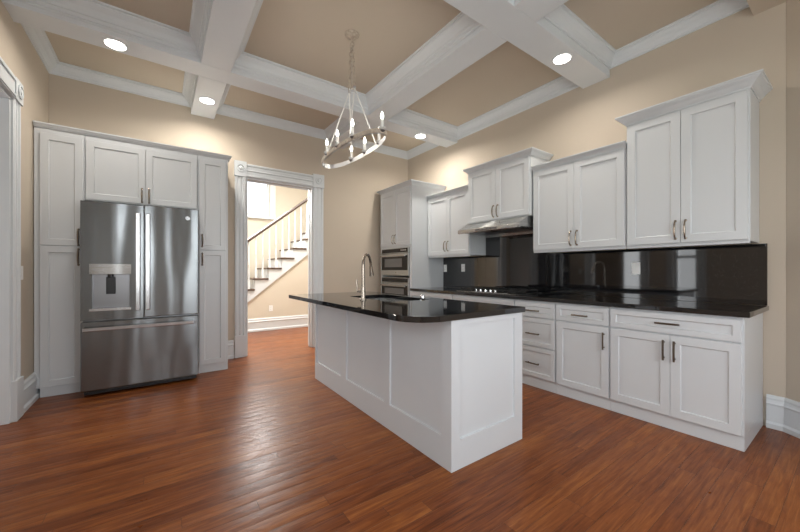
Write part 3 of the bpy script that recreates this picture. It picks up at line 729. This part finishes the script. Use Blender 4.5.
# long side panelling: three recessed panels
def multi_panel(xs, stile, z0, z1, br, tr, tk=.018, rec=.0135):
    """stiles/rails board with recessed fields between, single mesh; xs = list of (x0,x1) fields"""
    b = BM(); X0, X1 = stile
    us = [X0] + [v for f in xs for v in f] + [X1]; zs = [z0, z0 + br, z1 - tr, z1]
    g_ = {}
    def V(i, j, y):
        k_ = (i, j, y)
        if k_ not in g_: g_[k_] = b.verts.new((us[i], y, zs[j]))
        return g_[k_]
    fields = set(range(1, len(us) - 1, 2))
    for i in range(len(us) - 1):
        for j in range(3):
            if j == 1 and i in fields:
                s = .0015; a, c, e, f = us[i], us[i + 1], zs[1], zs[2]
                o = [V(i, 1, -tk), V(i + 1, 1, -tk), V(i + 1, 2, -tk), V(i, 2, -tk)]
                n_ = [b.verts.new(p) for p in ((a + s, -tk + rec, e + s), (c - s, -tk + rec, e + s), (c - s, -tk + rec, f - s), (a + s, -tk + rec, f - s))]
                for q in range(4): b.faces.new((o[q], o[(q + 1) % 4], n_[(q + 1) % 4], n_[q]))
                b.faces.new(n_)
            else: b.faces.new((V(i, j, -tk), V(i + 1, j, -tk), V(i + 1, j + 1, -tk), V(i, j + 1, -tk)))
    # edges
    A_ = [b.verts.new(p) for p in ((X0, -.0005, z0), (X1, -.0005, z0), (X1, -.0005, z1), (X0, -.0005, z1))]
    last = len(us) - 1
    b.faces.new([V(i, 0, -tk) for i in range(last + 1)] + [A_[1], A_[0]])
    b.faces.new([V(i, 3, -tk) for i in range(last, -1, -1)] + [A_[3], A_[2]])
    b.faces.new([V(0, j, -tk) for j in range(3, -1, -1)] + [A_[0], A_[3]])
    b.faces.new([V(last, j, -tk) for j in range(4)] + [A_[2], A_[1]])
    b.faces.new(A_)
    return b
fy = lambda y: IY1 - y
obj('side_panel', multi_panel([(.035, fy(2.885)), (fy(2.775), fy(2.135)), (fy(2.06), fy(1.50))], (-.0, IL + .018), .001, .8895, .185, .05), 'island', isl)
bmp = multi_panel([(.055, ID - .085)], (.0, ID), .001, .8895, .175, .035)
ep = obj('end_panel', bmp, 'island', isl); ep.rotation_euler = (0, 0, R(90)); ep.location = (IL, .0, 0)
bmp = multi_panel([(.055, ID - .055)], (.0, ID), .001, .8895, .175, .035)
ep2 = obj('end_panel', bmp, 'island', isl); ep2.rotation_euler = (0, 0, R(-90)); ep2.location = (0, ID, 0)
# working side (faces the wall cabinets): doors and a drawer line
for i in range(4):
    a = .02 + i * (IL - .04) / 4; c = a + (IL - .04) / 4 - .004
    bmd = shaker_bm(a, c, .12, .84); bmesh.ops.rotate(bmd, verts=bmd.verts, cent=(IL / 2, ID / 2, 0), matrix=Matrix.Rotation(PI, 3, 'Z'))
    dd = obj('door', bmd, 'island', isl)
    pb = pull_bm(.14); bmesh.ops.translate(pb, verts=pb.verts, vec=((a + .04) if i % 2 else (c - .04), -.0205, .72)); bmesh.ops.rotate(pb, verts=pb.verts, cent=(IL / 2, ID / 2, 0), matrix=Matrix.Rotation(PI, 3, 'Z')); obj('handle', pb, 'nickel', dd, smooth=True)

# island countertop with sink cut-out
CX0, CX1, CY0, CY1, RC = 1.095, 2.085, 1.395, 3.56, .20
outer = []
def arc(cx_, cy_, r_, a0, a1, n=12): return [(cx_ + r_ * math.cos(R(a0 + (a1 - a0) * i / n)), cy_ + r_ * math.sin(R(a0 + (a1 - a0) * i / n))) for i in range(n + 1)]
outer += arc(CX0 + RC, CY0 + RC, RC, 180, 270, 16) + arc(CX1 - .015, CY0 + .015, .015, 270, 360, 4) + arc(CX1 - .02, CY1 - .02, .02, 0, 90, 4) + arc(CX0 + .02, CY1 - .02, .02, 90, 180, 4)
SX0, SX1, SY0, SY1 = 1.52, 1.95, 2.25, 3.0
inner = arc(SX0 + .03, SY0 + .03, .03, 180, 270, 4) + arc(SX1 - .03, SY0 + .03, .03, 270, 360, 4) + arc(SX1 - .03, SY1 - .03, .03, 0, 90, 4) + arc(SX0 + .03, SY1 - .03, .03, 90, 180, 4)
b = BM(); ed = []
for lp in (outer, inner):
    vs = [b.verts.new((x, y, .8905)) for x, y in lp]
    ed += [b.edges.new((vs[i], vs[(i + 1) % len(vs)])) for i in range(len(vs))]
res = bmesh.ops.triangle_fill(b, use_beauty=True, use_dissolve=False, edges=ed)
fs = [f for f in res['geom'] if isinstance(f, bmesh.types.BMFace)]
ex_ = bmesh.ops.extrude_face_region(b, geom=fs)
bmesh.ops.translate(b, verts=[v for v in ex_['geom'] if isinstance(v, bmesh.types.BMVert)], vec=(0, 0, .0345))
ict = tag(obj('island_countertop', b, 'granite', bevel=.008, seg=3), 'black granite slab with a rounded near corner on top of the island', 'countertop')
# sink (open bowl)
b = BM(); tk = .004; sz0, sz1 = .70, .889
a0, a1, b0, b1 = SX0 - .006, SX1 + .006, SY0 - .006, SY1 + .006
box(b, a0, a1, b0, b1, sz0, sz0 + tk); box(b, a0, a0 + tk, b0, b1, sz0 + tk, sz1); box(b, a1 - tk, a1, b0, b1, sz0 + tk, sz1); box(b, a0 + tk, a1 - tk, b0, b0 + tk, sz0 + tk, sz1); box(b, a0 + tk, a1 - tk, b1 - tk, b1, sz0 + tk, sz1)
sk = tag(obj('kitchen_sink', b, 'steel2'), 'stainless steel undermount sink set into the island countertop', 'sink')
b = BM(); lathe(b, [(.045, sz0 + tk + .0005), (.045, sz0 + tk + .003), (.03, sz0 + tk + .0035)], ((SX0 + SX1) / 2, (SY0 + SY1) / 2, 0), 'Z', 20); obj('drain', b, 'chrome', sk)
# faucet
fa = thing('kitchen_faucet', 'tall gooseneck pull-down faucet in brushed nickel on the island', 'faucet', (1.435, 2.56, .9255))
b = BM(); lathe(b, [(.029, .0), (.029, .006), (.022, .012), (.019, .03), (.0185, .11), (.015, .125)], n=20); obj('base', b, 'nickel', fa, smooth=True)
dx, dy = .8, .6
pts = [(0, 0, .12), (0, 0, .20), (0, 0, .30)]
rad = .085
for i in range(1, 13):
    a_ = PI * i / 12 * .93; q = rad - rad * math.cos(a_); pts.append((dx * q, dy * q, .30 + rad * math.sin(a_) * 1.15))
l_ = pts[-1]; pts.append((l_[0] + dx * .006, l_[1] + dy * .006, l_[2] - .03))
b = BM(); tube(b, pts, [.0185, .0165, .0145] + [.0125] * (len(pts) - 3), 12); obj('spout', b, 'nickel', fa, smooth=True)
l_ = pts[-1]; e_ = (l_[0] + dx * .018, l_[1] + dy * .018, l_[2] - .085)
b = BM(); tube(b, [l_, ((l_[0] + e_[0]) / 2, (l_[1] + e_[1]) / 2, (l_[2] + e_[2]) / 2), e_], [.0155, .019, .0215], 14); obj('spray_head', b, 'nickel', fa, smooth=True)
b = BM(); tube(b, [(-.015 * .8, .015, .075), (-.040, .034, .075)], .011, 10); tube(b, [(-.037, .032, .075), (-.040, .034, .11), (-.044, .037, .175)], [.008, .007, .006], 8); obj('lever', b, 'nickel', fa, smooth=True)
b = BM(); lathe(b, [(.022, .0), (.022, .02), (.019, .026), (.012, .027)], (0, 0, 0), n=18)
bt = obj('air_gap_cap', b, 'chrome', loc=(1.99, 2.42, .9255), smooth=True); tag(bt, 'small round chrome air gap cap on the far edge of the island countertop', 'air gap cap')

# ================================================================ OUTLETS AND SWITCHES
def outlet(label, loc, rz, group=None, switch=False, name='electrical_outlet'):
    r = thing(name, label, 'outlet' if not switch else 'light switch', loc, rz, group)
    b = BM(); box(b, -.036, .036, -.006, -.0005, -.058, .058); obj('cover_plate', b, 'plate', r, bevel=.002)
    if switch:
        b = BM(); box(b, -.016, .016, -.0085, -.0062, -.034, .034); obj('rocker', b, 'plate', r, bevel=.001)
    else:
        for z in (-.021, .021):
            b = BM(); box(b, -.017, .017, -.0078, -.0062, z - .015, z + .015); s_ = obj('socket', b, 'plate', r, bevel=.002)
            b = BM(); box(b, -.008, -.0055, -.0083, -.008, z - .004, z + .008); box(b, .0055, .008, -.0083, -.008, z - .004, z + .008); obj('slot', b, 'slot', s_)
    return r
outlet('white outlet on the black backsplash nearest the tall oven cabinet', (XW - .0225, 3.99 - .04, 1.215), TXr)
outlet('white outlet on the black backsplash left of the cooktop, under the cabinet pulls', (XW - .0225, 3.56, 1.22), TXr)
outlet('white rocker switch plate on the black backsplash under the tallest wall cabinet', (XW - .0225, 1.30, 1.20), TXr, switch=True, name='light_switch')
outlet('white light switch on the beige left wall beside the door casing', (XL, 4.12, 1.16), R(90), switch=True, name='light_switch')
outlet('white outlet low on the cream wall under the hall staircase', (1.78, SY, .43), 0)

# ================================================================ DOWNLIGHTS
def downlight(label, x, y, power=20):
    r = thing('recessed_light', label, 'recessed light', (x, y, ZS))
    b = BM(); lathe(b, [(.092, -.0006), (.092, -.004), (.078, -.008), (.074, -.008)], n=32); obj('trim_ring', b, 'trim', r)
    b = BM(); lathe(b, [(.073, -.0082), (.073, -.0105), (.066, -.0115)], n=32); obj('lens', b, 'lens', r)
    d = bpy.data.lights.new('downlight', 'AREA'); d.shape = 'DISK'; d.size = .13; d.energy = power; d.color = (1, .94, .85); d.spread = R(165)
    o = bpy.data.objects.new('downlight_beam', d); C.objects.link(o); o.parent = r; o.location = (0, 0, -.02)
    return r
downlight('round recessed light at upper left in the beam above the pantry', -.32, 3.82, 9)
downlight('round recessed light in the short beam stub before the doorway wall', .44, 4.46, 13)
downlight('round recessed light in the far ceiling beam above the oven cabinet side', 3.10, 3.82, 23)
downlight('round recessed light in the near ceiling beam above the cabinet by the hood', 3.04, 1.66, 9)

# ================================================================ CHANDELIER
ccx, ccy = 1.43, 2.79; RZ0 = 2.262
ch = thing('chandelier', 'oval ring chandelier with candle bulbs hanging by chains above the island', 'chandelier', (ccx, ccy - .03, ZC))
def cl(x, y, z): return (x - ccx, y - ccy + .03, z - ZC)
b = BM(); lathe(b, [(.065, -.0006), (.065, -.012), (.055, -.022), (.03, -.028), (.012, -.034), (.008, -.045)], n=28); obj('canopy', b, 'wash', ch, smooth=True)
def chain(p0, p1):
    b = BM(); p0, p1 = Vector(p0), Vector(p1); Lh = (p1 - p0).length; n = max(3, int(Lh / .036)); t_ = (p1 - p0).normalized()
    for i in range(n):
        c = p0.lerp(p1, (i + .5) / n); s_ = Vector((1, 0, 0)) if i % 2 else Vector((0, 1, 0)); s_ = (s_ - t_ * s_.dot(t_)).normalized()
        ln = Lh / n * .66
        tube(b, [c + t_ * ln * math.cos(a) + s_ * .0115 * math.sin(a) for a in [2 * PI * q / 10 for q in range(10)]], .0032, 5, closed=True)
    return b
ZH = 2.84
for s_ in (-1, 1):
    obj('chain', chain((0, s_ * .012, -.045), cl(ccx, ccy - .03 + s_ * .05, ZH + .015)), 'wash', ch)
b = BM(); tube(b, [(0, 0, -.045), (.006, .01, -.25), (.0, .0, ZH + .05 - ZC)], .0018, 6); obj('cord', b, 'silver', ch)
b = BM(); tube(b, [cl(ccx, ccy - .03 - .05, ZH), cl(ccx, ccy - .03, ZH + .012), cl(ccx, ccy - .03 + .05, ZH)], .006, 8); 
for s_ in (-1, 1): lathe(b, [(.012, -.01), (.014, 0), (.012, .01)], cl(ccx, ccy - .03 + s_ * .05, ZH), 'Z', 12)
obj('hub', b, 'silver', ch, smooth=True)
# ring: elongated oval strap, long axis along y
RA, RB = .143, .545; th = .007; hb = .042
def oval(k_, da=0, n=64):
    a = 2 * PI * k_ / n; p_ = 2.3
    cx_ = math.copysign(abs(math.cos(a)) ** (2 / p_), math.cos(a)); sy_ = math.copysign(abs(math.sin(a)) ** (2 / p_), math.sin(a))
    return ((RA + da) * cx_, (RB + da) * sy_)
def strap(d0, d1, z0, z1):
    b = BM(); n = 64; rings = []
    for k_ in range(n):
        xo, yo = oval(k_, d1); xi, yi = oval(k_, d0)
        rings.append([b.verts.new(p) for p in (cl(ccx + xi, ccy + yi, z0), cl(ccx + xo, ccy + yo, z0), cl(ccx + xo, ccy + yo, z1), cl(ccx + xi, ccy + yi, z1))])
    for k_ in range(n):
        a, c = rings[k_], rings[(k_ + 1) % n]
        for q in range(4): b.faces.new((a[q], a[(q + 1) % 4], c[(q + 1) % 4], c[q]))
    return b
obj('ring', strap(-.006, 0, RZ0, RZ0 + hb), 'ringmetal', ch)
obj('ring_band', strap(.0005, .006, RZ0 + .006, RZ0 + hb - .002), 'wash', ch)
for sx_ in (-1, 1):
    for yy, hy in ((3.02, .05), (2.55, -.05)):
        b = BM(); tube(b, [cl(ccx, ccy - .03 + hy, ZH), cl(ccx + sx_ * .128, yy, RZ0 + hb)], .0045, 8)
        obj('rod', b, 'candle', ch, smooth=True)
for (x, y) in ((ccx - .133, 3.02), (ccx - .14, 2.77), (ccx - .13, 2.50), (ccx + .133, 3.03), (ccx + .14, 2.77), (ccx + .13, 2.50), (ccx, 2.245)):
    z = RZ0 + hb
    b = BM(); lathe(b, [(.005, z - .012 - ZC), (.014, z - .004 - ZC), (.028, z + .006 - ZC), (.029, z + .010 - ZC), (.012, z + .011 - ZC), (.0115, z + .075 - ZC)], (x - ccx, y - ccy + .03, 0), n=16)
    cd = obj('candle', b, 'candle', ch, smooth=True)
    b = BM(); lathe(b, [(.008, z + .0755 - ZC), (.0135, z + .092 - ZC), (.014, z + .102 - ZC), (.009, z + .122 - ZC), (.003, z + .138 - ZC)], (x - ccx, y - ccy + .03, 0), n=14)
    obj('bulb', b, 'bulb', cd, smooth=True)
    pd = bpy.data.lights.new('candle_glow', 'POINT'); pd.energy = 1.3; pd.color = (1, .93, .82); pd.shadow_soft_size = .03
    po = bpy.data.objects.new('candle_glow', pd); C.objects.link(po); po.parent = cd; po.location = (x - ccx, y - ccy + .03, z + .11 - ZC)
    b = BM(); lathe(b, [(.006, z - .028 - ZC), (.020, z - .018 - ZC), (.024, z - .0125 - ZC)], (x - ccx, y - ccy + .03, 0), n=14); obj('cup', b, 'darksteel', cd, smooth=True)
